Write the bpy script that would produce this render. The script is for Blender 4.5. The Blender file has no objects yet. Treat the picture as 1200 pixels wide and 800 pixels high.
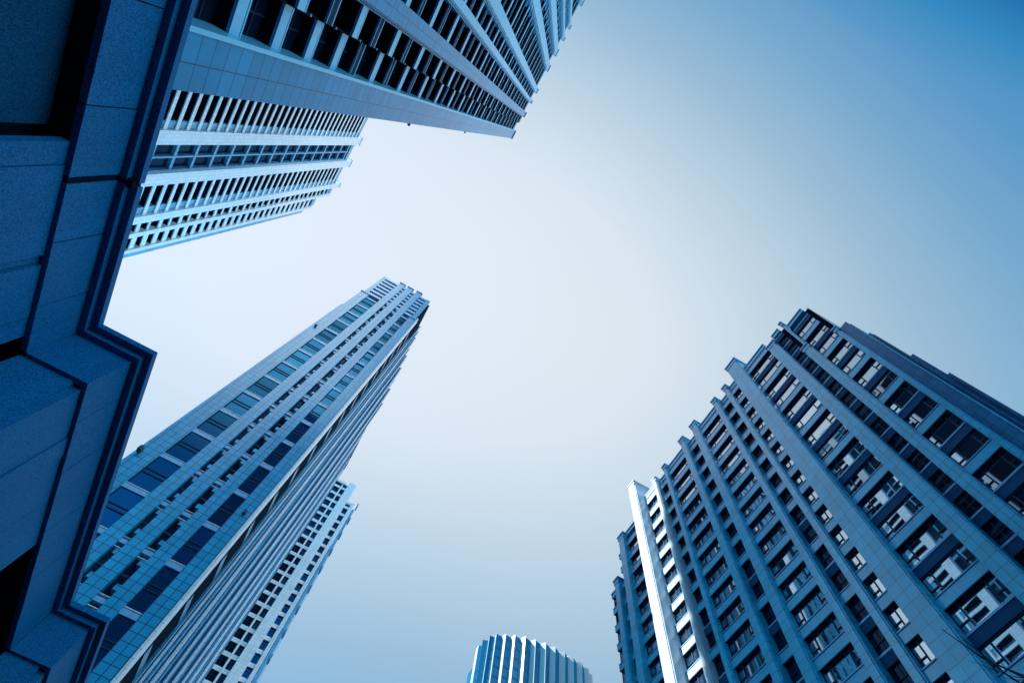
import bpy, math, random
from mathutils import Matrix, Vector
random.seed(7)
SC = bpy.context.scene
COL = SC.collection

def lin(r, g, b):
    f = lambda c: (c / 255 / 12.92) if c / 255 <= 0.04045 else ((c / 255 + 0.055) / 1.055) ** 2.4
    return (f(r), f(g), f(b), 1.0)

# ------------------------------------------------------------------ camera
cd = bpy.data.cameras.new("camera")
cd.sensor_width = 36.0
cd.lens = 655.0 / 1200.0 * 36.0
cd.clip_start = 0.1
cd.clip_end = 5000.0
cam = bpy.data.objects.new("camera", cd)
COL.objects.link(cam)
CAM_Z = 1.6
M = Matrix(((0.872693, -0.480279, -0.087973), (-0.480609, -0.813155, -0.328319), (0.086149, 0.328802, -0.940461)))
cam.matrix_world = Matrix.Translation((0, 0, CAM_Z)) @ M.to_4x4()
SC.camera = cam

# ------------------------------------------------------------------ sky and sun
SUN_EL = 38.0
SUN_PHI = 11.4                       # the sun stands over -X, a little towards +Y
sun_dir = Vector((-math.cos(math.radians(SUN_PHI)) * math.cos(math.radians(SUN_EL)),
                  math.sin(math.radians(SUN_PHI)) * math.cos(math.radians(SUN_EL)),
                  math.sin(math.radians(SUN_EL))))
W = bpy.data.worlds.new("World")
SC.world = W
W.use_nodes = True
nt = W.node_tree
nt.nodes.clear()

class NB:
    """small helper to write node trees"""
    def __init__(s, tree): s.t = tree
    def n(s, kind, **kw):
        o = s.t.nodes.new(kind)
        for k, v in kw.items(): setattr(o, k, v)
        return o
    def l(s, a, b): s.t.links.new(a, b)
    def m(s, op, a, b=None, c=None):
        o = s.t.nodes.new('ShaderNodeMath'); o.operation = op
        for i, x in enumerate((a, b, c)):
            if x is None: continue
            if isinstance(x, (int, float)): o.inputs[i].default_value = x
            else: s.t.links.new(x, o.inputs[i])
        return o.outputs[0]
    def mix(s, f, a, b, kind='MIX'):
        o = s.t.nodes.new('ShaderNodeMix'); o.data_type = 'RGBA'; o.blend_type = kind
        for i, x in ((0, f), (6, a), (7, b)):
            if isinstance(x, (int, float)): o.inputs[i].default_value = x
            elif isinstance(x, tuple): o.inputs[i].default_value = x
            else: s.t.links.new(x, o.inputs[i])
        return o.outputs[2]
    def ramp(s, f, stops, interp='LINEAR'):
        o = s.t.nodes.new('ShaderNodeValToRGB'); o.color_ramp.interpolation = interp
        e = o.color_ramp.elements
        while len(e) < len(stops): e.new(0.5)
        for i, (p, c) in enumerate(stops): e[i].position = p; e[i].color = c
        s.t.links.new(f, o.inputs[0])
        return o.outputs[0]

b = NB(nt)
LOW_FILL = (2.5, 3.0, 3.5, 1.0)
LOW_FILL_BLUE = (0.0, 2.3, 3.6, 1.0)
LOW_FILL_DIM = (0.0, 0.45, 0.95, 1.0)
FILL_PATCH = (2.0, 2.4, 2.55, 1.0)  # colour of the added, unseen sky patch
sky = b.n('ShaderNodeTexSky', sky_type='NISHITA', sun_disc=False)
sky.sun_elevation = math.radians(SUN_EL)
sky.sun_rotation = math.atan2(sun_dir.x, sun_dir.y)
sky.air_density = 1.0
sky.dust_density = 1.0
sky.ozone_density = 3.0
tc = b.n('ShaderNodeTexCoord')
sp = b.n('ShaderNodeSeparateXYZ')
b.l(tc.outputs['Generated'], sp.inputs[0])
X, Y, Z = sp.outputs
# the bright hazy patch of sky lies over the sun's side; away from it the sky deepens to blue
c0 = [0.8521, -0.0037, 0.8996, -0.5766, -0.2734, -1.5011]
t = b.m('ADD', c0[0], b.m('MULTIPLY', X, c0[1]))
t = b.m('ADD', t, b.m('MULTIPLY', Y, c0[2]))
t = b.m('ADD', t, b.m('MULTIPLY', b.m('MULTIPLY', X, X), c0[3]))
t = b.m('ADD', t, b.m('MULTIPLY', b.m('MULTIPLY', X, Y), c0[4]))
t = b.m('ADD', t, b.m('MULTIPLY', b.m('MULTIPLY', Y, Y), c0[5]))
# added bright sky patch, unseen behind the overhead tower, lights the left tower
d2 = b.m('ADD', b.m('ADD', b.m('MULTIPLY', X, -0.15), b.m('MULTIPLY', Y, -0.27)), b.m('MULTIPLY', Z, 0.951))
m2 = b.n('ShaderNodeMapRange', interpolation_type='SMOOTHSTEP')
b.l(d2, m2.inputs[0])
for i, v in ((1, 0.87), (2, 0.985), (3, 0.0), (4, 1.0)): m2.inputs[i].default_value = v
m3 = b.n('ShaderNodeMapRange', interpolation_type='SMOOTHSTEP')     # it stops short of the zenith
b.l(X, m3.inputs[0])
for i, v in ((1, -0.08), (2, -0.14), (3, 0.0), (4, 1.0)): m3.inputs[i].default_value = v
m4 = b.n('ShaderNodeMapRange', interpolation_type='SMOOTHSTEP')
b.l(Y, m4.inputs[0])
for i, v in ((1, -0.04), (2, -0.18), (3, 0.0), (4, 1.0)): m4.inputs[i].default_value = v
fill_patch = b.m('MULTIPLY', b.m('MULTIPLY', m2.outputs[0], m3.outputs[0]), m4.outputs[0])
m6 = b.n('ShaderNodeMapRange', interpolation_type='SMOOTHSTEP')
b.l(X, m6.inputs[0])
for i, v in ((1, 0.05), (2, 0.35), (3, 0.0), (4, 1.0)): m6.inputs[i].default_value = v
t = b.m('SUBTRACT', t, b.m('MULTIPLY', m6.outputs[0], b.m('MULTIPLY', b.m('MAXIMUM', b.m('SUBTRACT', b.m('MULTIPLY', Y, -1.0), 0.32), 0.0), 2.0)))
# faint unevenness of thin high haze
nz = b.n('ShaderNodeTexNoise'); nz.inputs['Scale'].default_value = 1.7; nz.inputs['Detail'].default_value = 3.0
b.l(tc.outputs['Generated'], nz.inputs['Vector'])
t = b.m('ADD', t, b.m('MULTIPLY', b.m('SUBTRACT', nz.outputs[0], 0.5), 0.05))
f = b.m('DIVIDE', b.m('ADD', t, 0.5), 1.5)
pos = lambda v: (v + 0.5) / 1.5
haze = b.ramp(f, [(0.0, lin(0, 62, 118)), (pos(0.0), lin(10, 104, 165)), (pos(0.14), lin(38, 133, 185)), (pos(0.35), lin(88, 151, 194)),
                  (pos(0.5), lin(125, 172, 201)), (pos(0.63), lin(158, 191, 210)), (pos(0.78), lin(197, 217, 225)),
                  (pos(0.9), lin(228, 236, 240)), (1.0, lin(236, 242, 245))])
# low sky out of view: brightness added to light the facades
dz = b.m('ADD', b.m('ADD', b.m('MULTIPLY', X, 0.088), b.m('MULTIPLY', Y, 0.328)), b.m('MULTIPLY', Z, 0.940))
mr = b.n('ShaderNodeMapRange', interpolation_type='SMOOTHSTEP')
b.l(dz, mr.inputs[0])
for i, v in ((1, 0.62), (2, 0.20), (3, 0.0), (4, 1.0)): mr.inputs[i].default_value = v
m5 = b.n('ShaderNodeMapRange', interpolation_type='SMOOTHSTEP')
b.l(X, m5.inputs[0])
for i, v in ((1, 0.10), (2, 0.55), (3, 0.0), (4, 1.0)): m5.inputs[i].default_value = v
m7 = b.n('ShaderNodeMapRange', interpolation_type='SMOOTHSTEP')     # low sky dimmed here to darken the left tower's lower windows
b.l(b.m('ADD', Y, b.m('MULTIPLY', X, -0.6)), m7.inputs[0])
for i, v in ((1, -0.35), (2, 0.15), (3, 0.0), (4, 1.0)): m7.inputs[i].default_value = v
m8 = b.n('ShaderNodeMapRange', interpolation_type='SMOOTHSTEP')
b.l(X, m8.inputs[0])
for i, v in ((1, 0.15), (2, 0.55), (3, 0.0), (4, 1.0)): m8.inputs[i].default_value = v
LSS = b.mix(b.m('MAXIMUM', m7.outputs[0], m8.outputs[0]), LOW_FILL_DIM, LOW_FILL_BLUE)
haze2 = b.mix(mr.outputs[0], haze, b.mix(m5.outputs[0], LSS, LOW_FILL))
haze2 = b.mix(fill_patch, haze2, FILL_PATCH)
bg1 = b.n('ShaderNodeBackground'); bg1.inputs[1].default_value = 0.05
b.l(b.mix(1.0, sky.outputs[0], (0.22, 0.32, 0.40, 1.0), 'MULTIPLY'), bg1.inputs[0])
bg2 = b.n('ShaderNodeBackground'); bg2.inputs[1].default_value = 0.335
b.l(haze2, bg2.inputs[0])
add = b.n('ShaderNodeAddShader')
b.l(bg1.outputs[0], add.inputs[0]); b.l(bg2.outputs[0], add.inputs[1])
ow = b.n('ShaderNodeOutputWorld'); b.l(add.outputs[0], ow.inputs[0])

sd = bpy.data.lights.new("sun", 'SUN')
sd.energy = 5.0
sd.angle = math.radians(0.5)
sd.color = (1.0, 0.97, 0.92)
so = bpy.data.objects.new("sun", sd)
so.rotation_euler = sun_dir.to_track_quat('Z', 'Y').to_euler()
so.location = (-60, 20, 300)
COL.objects.link(so)
SC.view_settings.view_transform = 'Standard'
SC.view_settings.look = 'None'
SC.view_settings.exposure = 1.4
SC.view_settings.gamma = 1.0
SC.view_settings.use_curve_mapping = False
SC.cycles.max_bounces = 6
SC.cycles.diffuse_bounces = 3
SC.cycles.glossy_bounces = 4

# ------------------------------------------------------------------ materials
def new_mat(name):
    m = bpy.data.materials.new(name); m.use_nodes = True
    m.node_tree.nodes.clear()
    nb = NB(m.node_tree)
    out = nb.n('ShaderNodeOutputMaterial'); p = nb.n('ShaderNodeBsdfPrincipled')
    nb.l(p.outputs[0], out.inputs[0])
    return m, nb, p, out

def stone(name, col, rough=0.24, spec=0.5, tw=0.0, th=0.0, jw=0.02, vary=0.12, metal=0.55, ior=1.5, grain=0.0, joint=0.35, streak=0.12, off=0.0):
    """cut stone: panel joints tw wide and th high, tone differing per panel, grain and rain streaks"""
    m, nb, p, out = new_mat(name)
    tc = nb.n('ShaderNodeTexCoord'); s = nb.n('ShaderNodeSeparateXYZ')
    nb.l(tc.outputs['Object'], s.inputs[0])
    colr = col + (1.0,)
    n1 = nb.n('ShaderNodeTexNoise'); n1.inputs['Scale'].default_value = 0.35; n1.inputs['Detail'].default_value = 6
    nb.l(tc.outputs['Object'], n1.inputs['Vector'])
    val = nb.m('ADD', 1.0, nb.m('MULTIPLY', nb.m('SUBTRACT', n1.outputs[0], 0.5), 2 * vary))
    # rain streaks
    mp = nb.n('ShaderNodeMapping'); mp.inputs['Scale'].default_value = (3.0, 3.0, 0.06)
    nb.l(tc.outputs['Object'], mp.inputs[0])
    n2 = nb.n('ShaderNodeTexNoise'); n2.inputs['Scale'].default_value = 1.0; n2.inputs['Detail'].default_value = 4
    nb.l(mp.outputs[0], n2.inputs['Vector'])
    val = nb.m('MULTIPLY', val, nb.m('ADD', 1.0, nb.m('MULTIPLY', nb.m('SUBTRACT', n2.outputs[0], 0.5), 2 * streak)))
    bump = None
    if grain:
        n3 = nb.n('ShaderNodeTexNoise'); n3.inputs['Scale'].default_value = 42.0; n3.inputs['Detail'].default_value = 4
        n3.inputs['Roughness'].default_value = 0.8
        nb.l(tc.outputs['Object'], n3.inputs['Vector'])
        g = nb.m('SUBTRACT', n3.outputs[0], 0.5)
        val = nb.m('MULTIPLY', val, nb.m('ADD', 1.0, nb.m('MULTIPLY', g, 2 * grain)))
    jf = None
    if th:
        iz = nb.m('DIVIDE', s.outputs[2], th)
        fz = nb.m('FRACT', iz)
        jf = nb.m('LESS_THAN', fz, jw / th)
        cell = nb.m('MULTIPLY', nb.m('FLOOR', iz), 7.13)
        if tw:
            ix = nb.m('DIVIDE', nb.m('ADD', s.outputs[0], off), tw)
            fx = nb.m('FRACT', nb.m('ADD', ix, 0.5 * jw / tw))
            geo = nb.n('ShaderNodeNewGeometry')
            jx = nb.m('LESS_THAN', fx, jw / tw)
            # joints run up the front faces only
            ob = nb.n('ShaderNodeVectorTransform', vector_type='NORMAL', convert_from='WORLD', convert_to='OBJECT')
            nb.l(geo.outputs['Normal'], ob.inputs[0])
            s2 = nb.n('ShaderNodeSeparateXYZ'); nb.l(ob.outputs[0], s2.inputs[0])
            front = nb.m('GREATER_THAN', nb.m('ABSOLUTE', s2.outputs[1]), 0.5)
            jf = nb.m('MAXIMUM', jf, nb.m('MULTIPLY', jx, front))
            cell = nb.m('ADD', cell, nb.m('FLOOR', ix))
        wn = nb.n('ShaderNodeTexWhiteNoise', noise_dimensions='1D')
        nb.l(cell, wn.inputs['W'])
        val = nb.m('MULTIPLY', val, nb.m('ADD', 1.0 - vary, nb.m('MULTIPLY', wn.outputs[0], 2 * vary)))
    c = nb.mix(1.0, colr, val, 'MULTIPLY')
    # MULTIPLY with a grey built from val
    if jf is not None:
        c = nb.mix(jf, c, (col[0] * joint * 0.4, col[1] * joint, col[2] * joint, 1.0))
    nb.l(c, p.inputs['Base Color'])
    rr = nb.m('ADD', rough, nb.m('MULTIPLY', nb.m('SUBTRACT', n1.outputs[0], 0.5), 0.12))
    nb.l(rr, p.inputs['Roughness'])
    p.inputs['IOR'].default_value = ior
    p.inputs['Metallic'].default_value = metal
    p.inputs['Specular IOR Level'].default_value = spec
    return m

def glass(name, tint, refl=0.75, dark=(0.004, 0.012, 0.03), wobble=0.25, scale=0.35, rough=0.015, floors=0.0):
    """coated window glass: mirrors the sky and the buildings opposite, with the slight waviness of real panes"""
    m = bpy.data.materials.new(name); m.use_nodes = True
    t = m.node_tree; t.nodes.clear(); nb = NB(t)
    out = nb.n('ShaderNodeOutputMaterial')
    d = nb.n('ShaderNodeBsdfDiffuse'); d.inputs[0].default_value = dark + (1.0,)
    g = nb.n('ShaderNodeBsdfGlossy'); g.inputs[0].default_value = tint + (1.0,); g.inputs['Roughness'].default_value = rough
    tc = nb.n('ShaderNodeTexCoord')
    oi = nb.n('ShaderNodeObjectInfo')
    n = nb.n('ShaderNodeTexNoise', noise_dimensions='4D'); n.inputs['Scale'].default_value = scale; n.inputs['Detail'].default_value = 1.0
    nb.l(tc.outputs['Object'], n.inputs['Vector'])
    nb.l(nb.m('MULTIPLY', oi.outputs['Random'], 40.0), n.inputs['W'])
    bp = nb.n('ShaderNodeBump'); bp.inputs['Strength'].default_value = wobble; bp.inputs['Distance'].default_value = 0.1
    nb.l(n.outputs[0], bp.inputs['Height'])
    nb.l(bp.outputs[0], g.inputs['Normal'])
    lw = nb.n('ShaderNodeFresnel'); lw.inputs['IOR'].default_value = 1.5
    fac = nb.m('ADD', refl, nb.m('MULTIPLY', lw.outputs[0], 1.0 - refl))
    fac = nb.m('MULTIPLY', fac, nb.m('ADD', 0.60, nb.m('MULTIPLY', oi.outputs['Random'], 0.55)))
    mx = nb.n('ShaderNodeMixShader')
    if floors:
        s = nb.n('ShaderNodeSeparateXYZ'); nb.l(tc.outputs['Object'], s.inputs[0])
        line = nb.m('LESS_THAN', nb.m('FRACT', nb.m('DIVIDE', s.outputs[2], floors)), 0.22)
        fac = nb.m('MULTIPLY', fac, nb.m('SUBTRACT', 1.0, nb.m('MULTIPLY', line, 0.75)))
    nb.l(fac, mx.inputs[0]); nb.l(d.outputs[0], mx.inputs[1]); nb.l(g.outputs[0], mx.inputs[2])
    nb.l(mx.outputs[0], out.inputs[0])
    return m

def plain(name, col, rough=0.5, spec=0.5, metallic=0.0, vary=0.1):
    m, nb, p, out = new_mat(name)
    tc = nb.n('ShaderNodeTexCoord'); n1 = nb.n('ShaderNodeTexNoise'); n1.inputs['Scale'].default_value = 0.8; n1.inputs['Detail'].default_value = 5
    nb.l(tc.outputs['Object'], n1.inputs['Vector'])
    v = nb.m('ADD', 1.0, nb.m('MULTIPLY', nb.m('SUBTRACT', n1.outputs[0], 0.5), 2 * vary))
    nb.l(nb.mix(1.0, col + (1.0,), v, 'MULTIPLY'), p.inputs['Base Color'])
    p.inputs['Roughness'].default_value = rough; p.inputs['Metallic'].default_value = metallic
    p.inputs['Specular IOR Level'].default_value = spec
    return m

BLUE = (0.20, 0.52, 0.80)
MT = dict(
    r_wide=stone('tile_r_wide', (0.012, 0.43, 0.66), metal=0.0, ior=1.9, tw=1.15, th=1.07, jw=0.05),
    r_thin=stone('tile_r_thin', (0.012, 0.43, 0.66), metal=0.0, ior=1.9, tw=0.0, th=1.07, jw=0.05),
    r_span=stone('spandrel_r', (0.012, 0.43, 0.66), metal=0.0, ior=1.9, tw=2.4, th=0.0, streak=0.2),
    r_spand=plain('spandrel_r_dark', (0.004, 0.07, 0.17), 0.6, 0.1),
    r_sunlit=stone('tile_r_sunlit', (0.44, 0.56, 0.65), metal=0.0, ior=1.5, tw=0.0, th=1.6, jw=0.03, joint=0.6),  # paler copy of the block's stone, paints the sunlit strip white
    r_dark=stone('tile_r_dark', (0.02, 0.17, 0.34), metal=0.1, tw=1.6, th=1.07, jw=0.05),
    t_tile=stone('tile_t', (0.012, 0.36, 0.62), metal=0.0, ior=2.05, tw=0.9, th=1.12, jw=0.09, joint=0.2),
    t_span=stone('spandrel_t', (0.20, 0.50, 0.76), metal=0.0, ior=2.0, tw=1.3, th=0.0),
    u_tile=stone('tile_u', (0.002, 0.24, 0.48), metal=0.0, ior=1.28, tw=1.09, th=0.86, jw=0.035, joint=0.15, off=0.0),
    u_span=stone('spandrel_u', (0.09, 0.50, 0.76), metal=0.0, ior=1.6, tw=2.0, th=0.0),
    u_spand=plain('spandrel_u_dark', (0.002, 0.04, 0.09), 0.7, 0.08),
    v_white=stone('tile_v', (0.84, 0.88, 0.92), metal=0.0, tw=0.8, th=0.9, jw=0.05, joint=0.7, vary=0.06),
    v_blue=stone('tile_v_blue', (0.14, 0.42, 0.62), metal=0.1, tw=0.8, th=0.9, jw=0.05),
    l_white=stone('tile_l', (0.82, 0.88, 0.92), metal=0.0, tw=1.5, th=1.0, jw=0.06, joint=0.7, vary=0.06),
    f_white=plain('panel_f', (0.34, 0.40, 0.43), 0.35, vary=0.04),
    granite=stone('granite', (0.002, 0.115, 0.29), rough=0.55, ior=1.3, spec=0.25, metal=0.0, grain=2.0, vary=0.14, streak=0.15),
    granite_shade=stone('granite_shaded', (0.001, 0.055, 0.14), rough=0.6, metal=0.0, ior=1.3, spec=0.2, grain=2.0, vary=0.14, streak=0.15),  # granite darkened to put the recess shade into its colour
    dark=plain('dark_recess_shade', (0.002, 0.010, 0.022), 0.9, 0.03),  # near-black, also paints the shade in recesses and under spandrels
    frame=plain('window_frame', (0.006, 0.035, 0.08), 0.45, 0.2),
    roof=plain('roof_membrane', (0.12, 0.2, 0.28), 0.8, 0.2),
    metal=plain('painted_metal', (0.16, 0.40, 0.62), 0.3, 0.6, 0.3),
    lamp=plain('lamp_housing', (0.02, 0.05, 0.09), 0.4),
    g_r=glass('glass_r', (0.90, 0.95, 0.98), 0.54, wobble=0.06, scale=0.3),
    g_t=glass('glass_t', (0.04, 0.20, 0.36), 0.6, wobble=0.05),
    g_u=glass('glass_u', (0.12, 0.25, 0.45), 0.02, wobble=0.06),
    g_v=glass('glass_v', (0.06, 0.22, 0.42), 0.10, wobble=0.06),
    g_f=glass('glass_f', (0.10, 0.30, 0.45), 0.35, dark=(0.01, 0.13, 0.25), floors=4.0, wobble=0.25, scale=0.25),
    bark=plain('bark', (0.018, 0.03, 0.05), 0.9, 0.1, vary=0.4),
)

# ------------------------------------------------------------------ mesh helpers
class MB:
    def __init__(s): s.v = []; s.f = []; s.mi = []
    def box(s, x0, x1, y0, y1, z0, z1, mi=0):
        if x0 > x1: x0, x1 = x1, x0
        if y0 > y1: y0, y1 = y1, y0
        if z0 > z1: z0, z1 = z1, z0
        i = len(s.v)
        s.v += [(x0, y0, z0), (x1, y0, z0), (x1, y1, z0), (x0, y1, z0), (x0, y0, z1), (x1, y0, z1), (x1, y1, z1), (x0, y1, z1)]
        for q in ((0, 3, 2, 1), (4, 5, 6, 7), (0, 1, 5, 4), (1, 2, 6, 5), (2, 3, 7, 6), (3, 0, 4, 7)):
            s.f.append(tuple(i + k for k in q)); s.mi.append(mi)
        return s
    def prism(s, pts, z0, z1, mi=0):
        """vertical prism on a counter-clockwise plan outline; z1 may be a list"""
        i = len(s.v); n = len(pts)
        zt = z1 if isinstance(z1, (list, tuple)) else [z1] * n
        s.v += [(x, y, z0) for x, y in pts] + [(p[0], p[1], z) for p, z in zip(pts, zt)]
        s.f.append(tuple(i + k for k in reversed(range(n)))); s.mi.append(mi)
        s.f.append(tuple(i + n + k for k in range(n))); s.mi.append(mi)
        for k in range(n):
            j = (k + 1) % n
            s.f.append((i + k, i + j, i + n + j, i + n + k)); s.mi.append(mi)
        return s
    def tube(s, pts, rads, seg=6, mi=0):
        i0 = len(s.v); n = len(pts)
        for k, (p, r) in enumerate(zip(pts, rads)):
            p = Vector(p)
            d = (Vector(pts[min(k + 1, n - 1)]) - Vector(pts[max(k - 1, 0)])).normalized()
            a = d.orthogonal().normalized(); c = d.cross(a)
            for q in range(seg):
                an = 2 * math.pi * q / seg
                s.v.append(tuple(p + a * (r * math.cos(an)) + c * (r * math.sin(an))))
        for k in range(n - 1):
            for q in range(seg):
                q2 = (q + 1) % seg
                s.f.append((i0 + k * seg + q, i0 + k * seg + q2, i0 + (k + 1) * seg + q2, i0 + (k + 1) * seg + q)); s.mi.append(mi)
        s.f.append(tuple(i0 + q for q in reversed(range(seg)))); s.mi.append(mi)
        s.f.append(tuple(i0 + (n - 1) * seg + q for q in range(seg))); s.mi.append(mi)
        return s
    def mesh(s, name, mats):
        me = bpy.data.meshes.new(name)
        me.from_pydata(s.v, [], s.f)
        if not isinstance(mats, (list, tuple)): mats = [mats]
        for m in mats: me.materials.append(m)
        if len(mats) > 1: me.polygons.foreach_set('material_index', s.mi)
        me.update()
        return me

def put(name, me, parent=None, loc=(0, 0, 0), kind=None, label=None):
    o = bpy.data.objects.new(name, me)
    COL.objects.link(o)
    o.location = loc
    if parent: o.parent = parent
    if kind: o['kind'] = kind
    if label: o['label'] = label
    return o

def part(name, mb, mats, parent=None, loc=(0, 0, 0), kind=None, label=None):
    return put(name, mb.mesh(name, mats), parent, loc, kind, label)

def thing(name, label, cat, loc=(0, 0, 0), rz=0.0, group=None):
    o = bpy.data.objects.new(name, None); COL.objects.link(o)
    o.empty_display_size = 2.0
    o.location = loc; o.rotation_euler = (0, 0, rz)
    o['label'] = label; o['category'] = cat
    if group: o['group'] = group
    return o

def copy_tree(o, parent, loc):
    c = o.copy(); COL.objects.link(c); c.parent = parent; c.location = loc
    for ch in o.children:
        d = ch.copy(); COL.objects.link(d); d.parent = c
    return c

class Windows:
    """windows of one building: the ones showing largest become parts of their own, the rest one mass"""
    def __init__(s, parent, limit=100, tilt=0.006): s.parent = parent; s.limit = limit; s.items = []; s.tilt = tilt
    def add(s, key, loc, size): s.items.append((size, key, loc))
    def build(s, kinds):
        # kinds: key -> list of (name, MB, mats); the first is the window, the others its sub-parts
        s.items.sort(key=lambda i: -i[0])
        protos = {}
        for size, key, loc in s.items[:s.limit]:
            if key not in protos:
                k = kinds[key]
                o = part(k[0][0], k[0][1], k[0][2], s.parent, loc)
                for nm, mb, mt in k[1:]: part(nm, mb, mt, o)
                protos[key] = o
            else:
                c = copy_tree(protos[key], s.parent, loc)
                c.rotation_euler = (random.gauss(0, s.tilt), 0, random.gauss(0, s.tilt))      # no two panes sit quite alike
        rest = s.items[s.limit:]
        if rest:
            big = MB(); mats = []
            for size, key, loc in rest:
                for nm, mb, mt in kinds[key]:
                    ml = mt if isinstance(mt, (list, tuple)) else [mt]
                    for x in ml:
                        if x not in mats: mats.append(x)
                    i = len(big.v)
                    big.v += [(v[0] + loc[0], v[1] + loc[1], v[2] + loc[2]) for v in mb.v]
                    big.f += [tuple(i + q for q in fc) for fc in mb.f]
                    big.mi += [mats.index(ml[q]) for q in mb.mi]
            part('window', big, mats, s.parent, kind='stuff')

class Pieces:
    """repeated parts of one building: the ones showing largest stay parts of their own, the rest one mass"""
    def __init__(s, name, mats, parent, limit=100):
        s.name = name; s.mats = mats; s.parent = parent; s.limit = limit; s.items = []
    def add(s, size, *boxes):
        mb = MB()
        for bx in boxes: mb.box(*bx)
        s.items.append((size, mb))
    def build(s):
        s.items.sort(key=lambda i: -i[0])
        for size, mb in s.items[:s.limit]:
            used = sorted(set(mb.mi)); mb.mi = [used.index(q) for q in mb.mi]
            part(s.name, mb, [s.mats[q] for q in used], s.parent)
        big = MB()
        for size, mb in s.items[s.limit:]:
            i = len(big.v); big.v += mb.v; big.f += [tuple(i + q for q in fc) for fc in mb.f]; big.mi += mb.mi
        if big.v: part(s.name, big, s.mats, s.parent, kind='stuff')

# ------------------------------------------------------------------ ground
g = MB().box(-2500, 2500, -2500, 2500, -1.0, 0.0)
pave = stone('paving', (0.012, 0.02, 0.03), metal=0.0, rough=0.8, spec=0.2, tw=0.0, th=0.0)
o = part('ground', g, pave); o['kind'] = 'structure'

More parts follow.
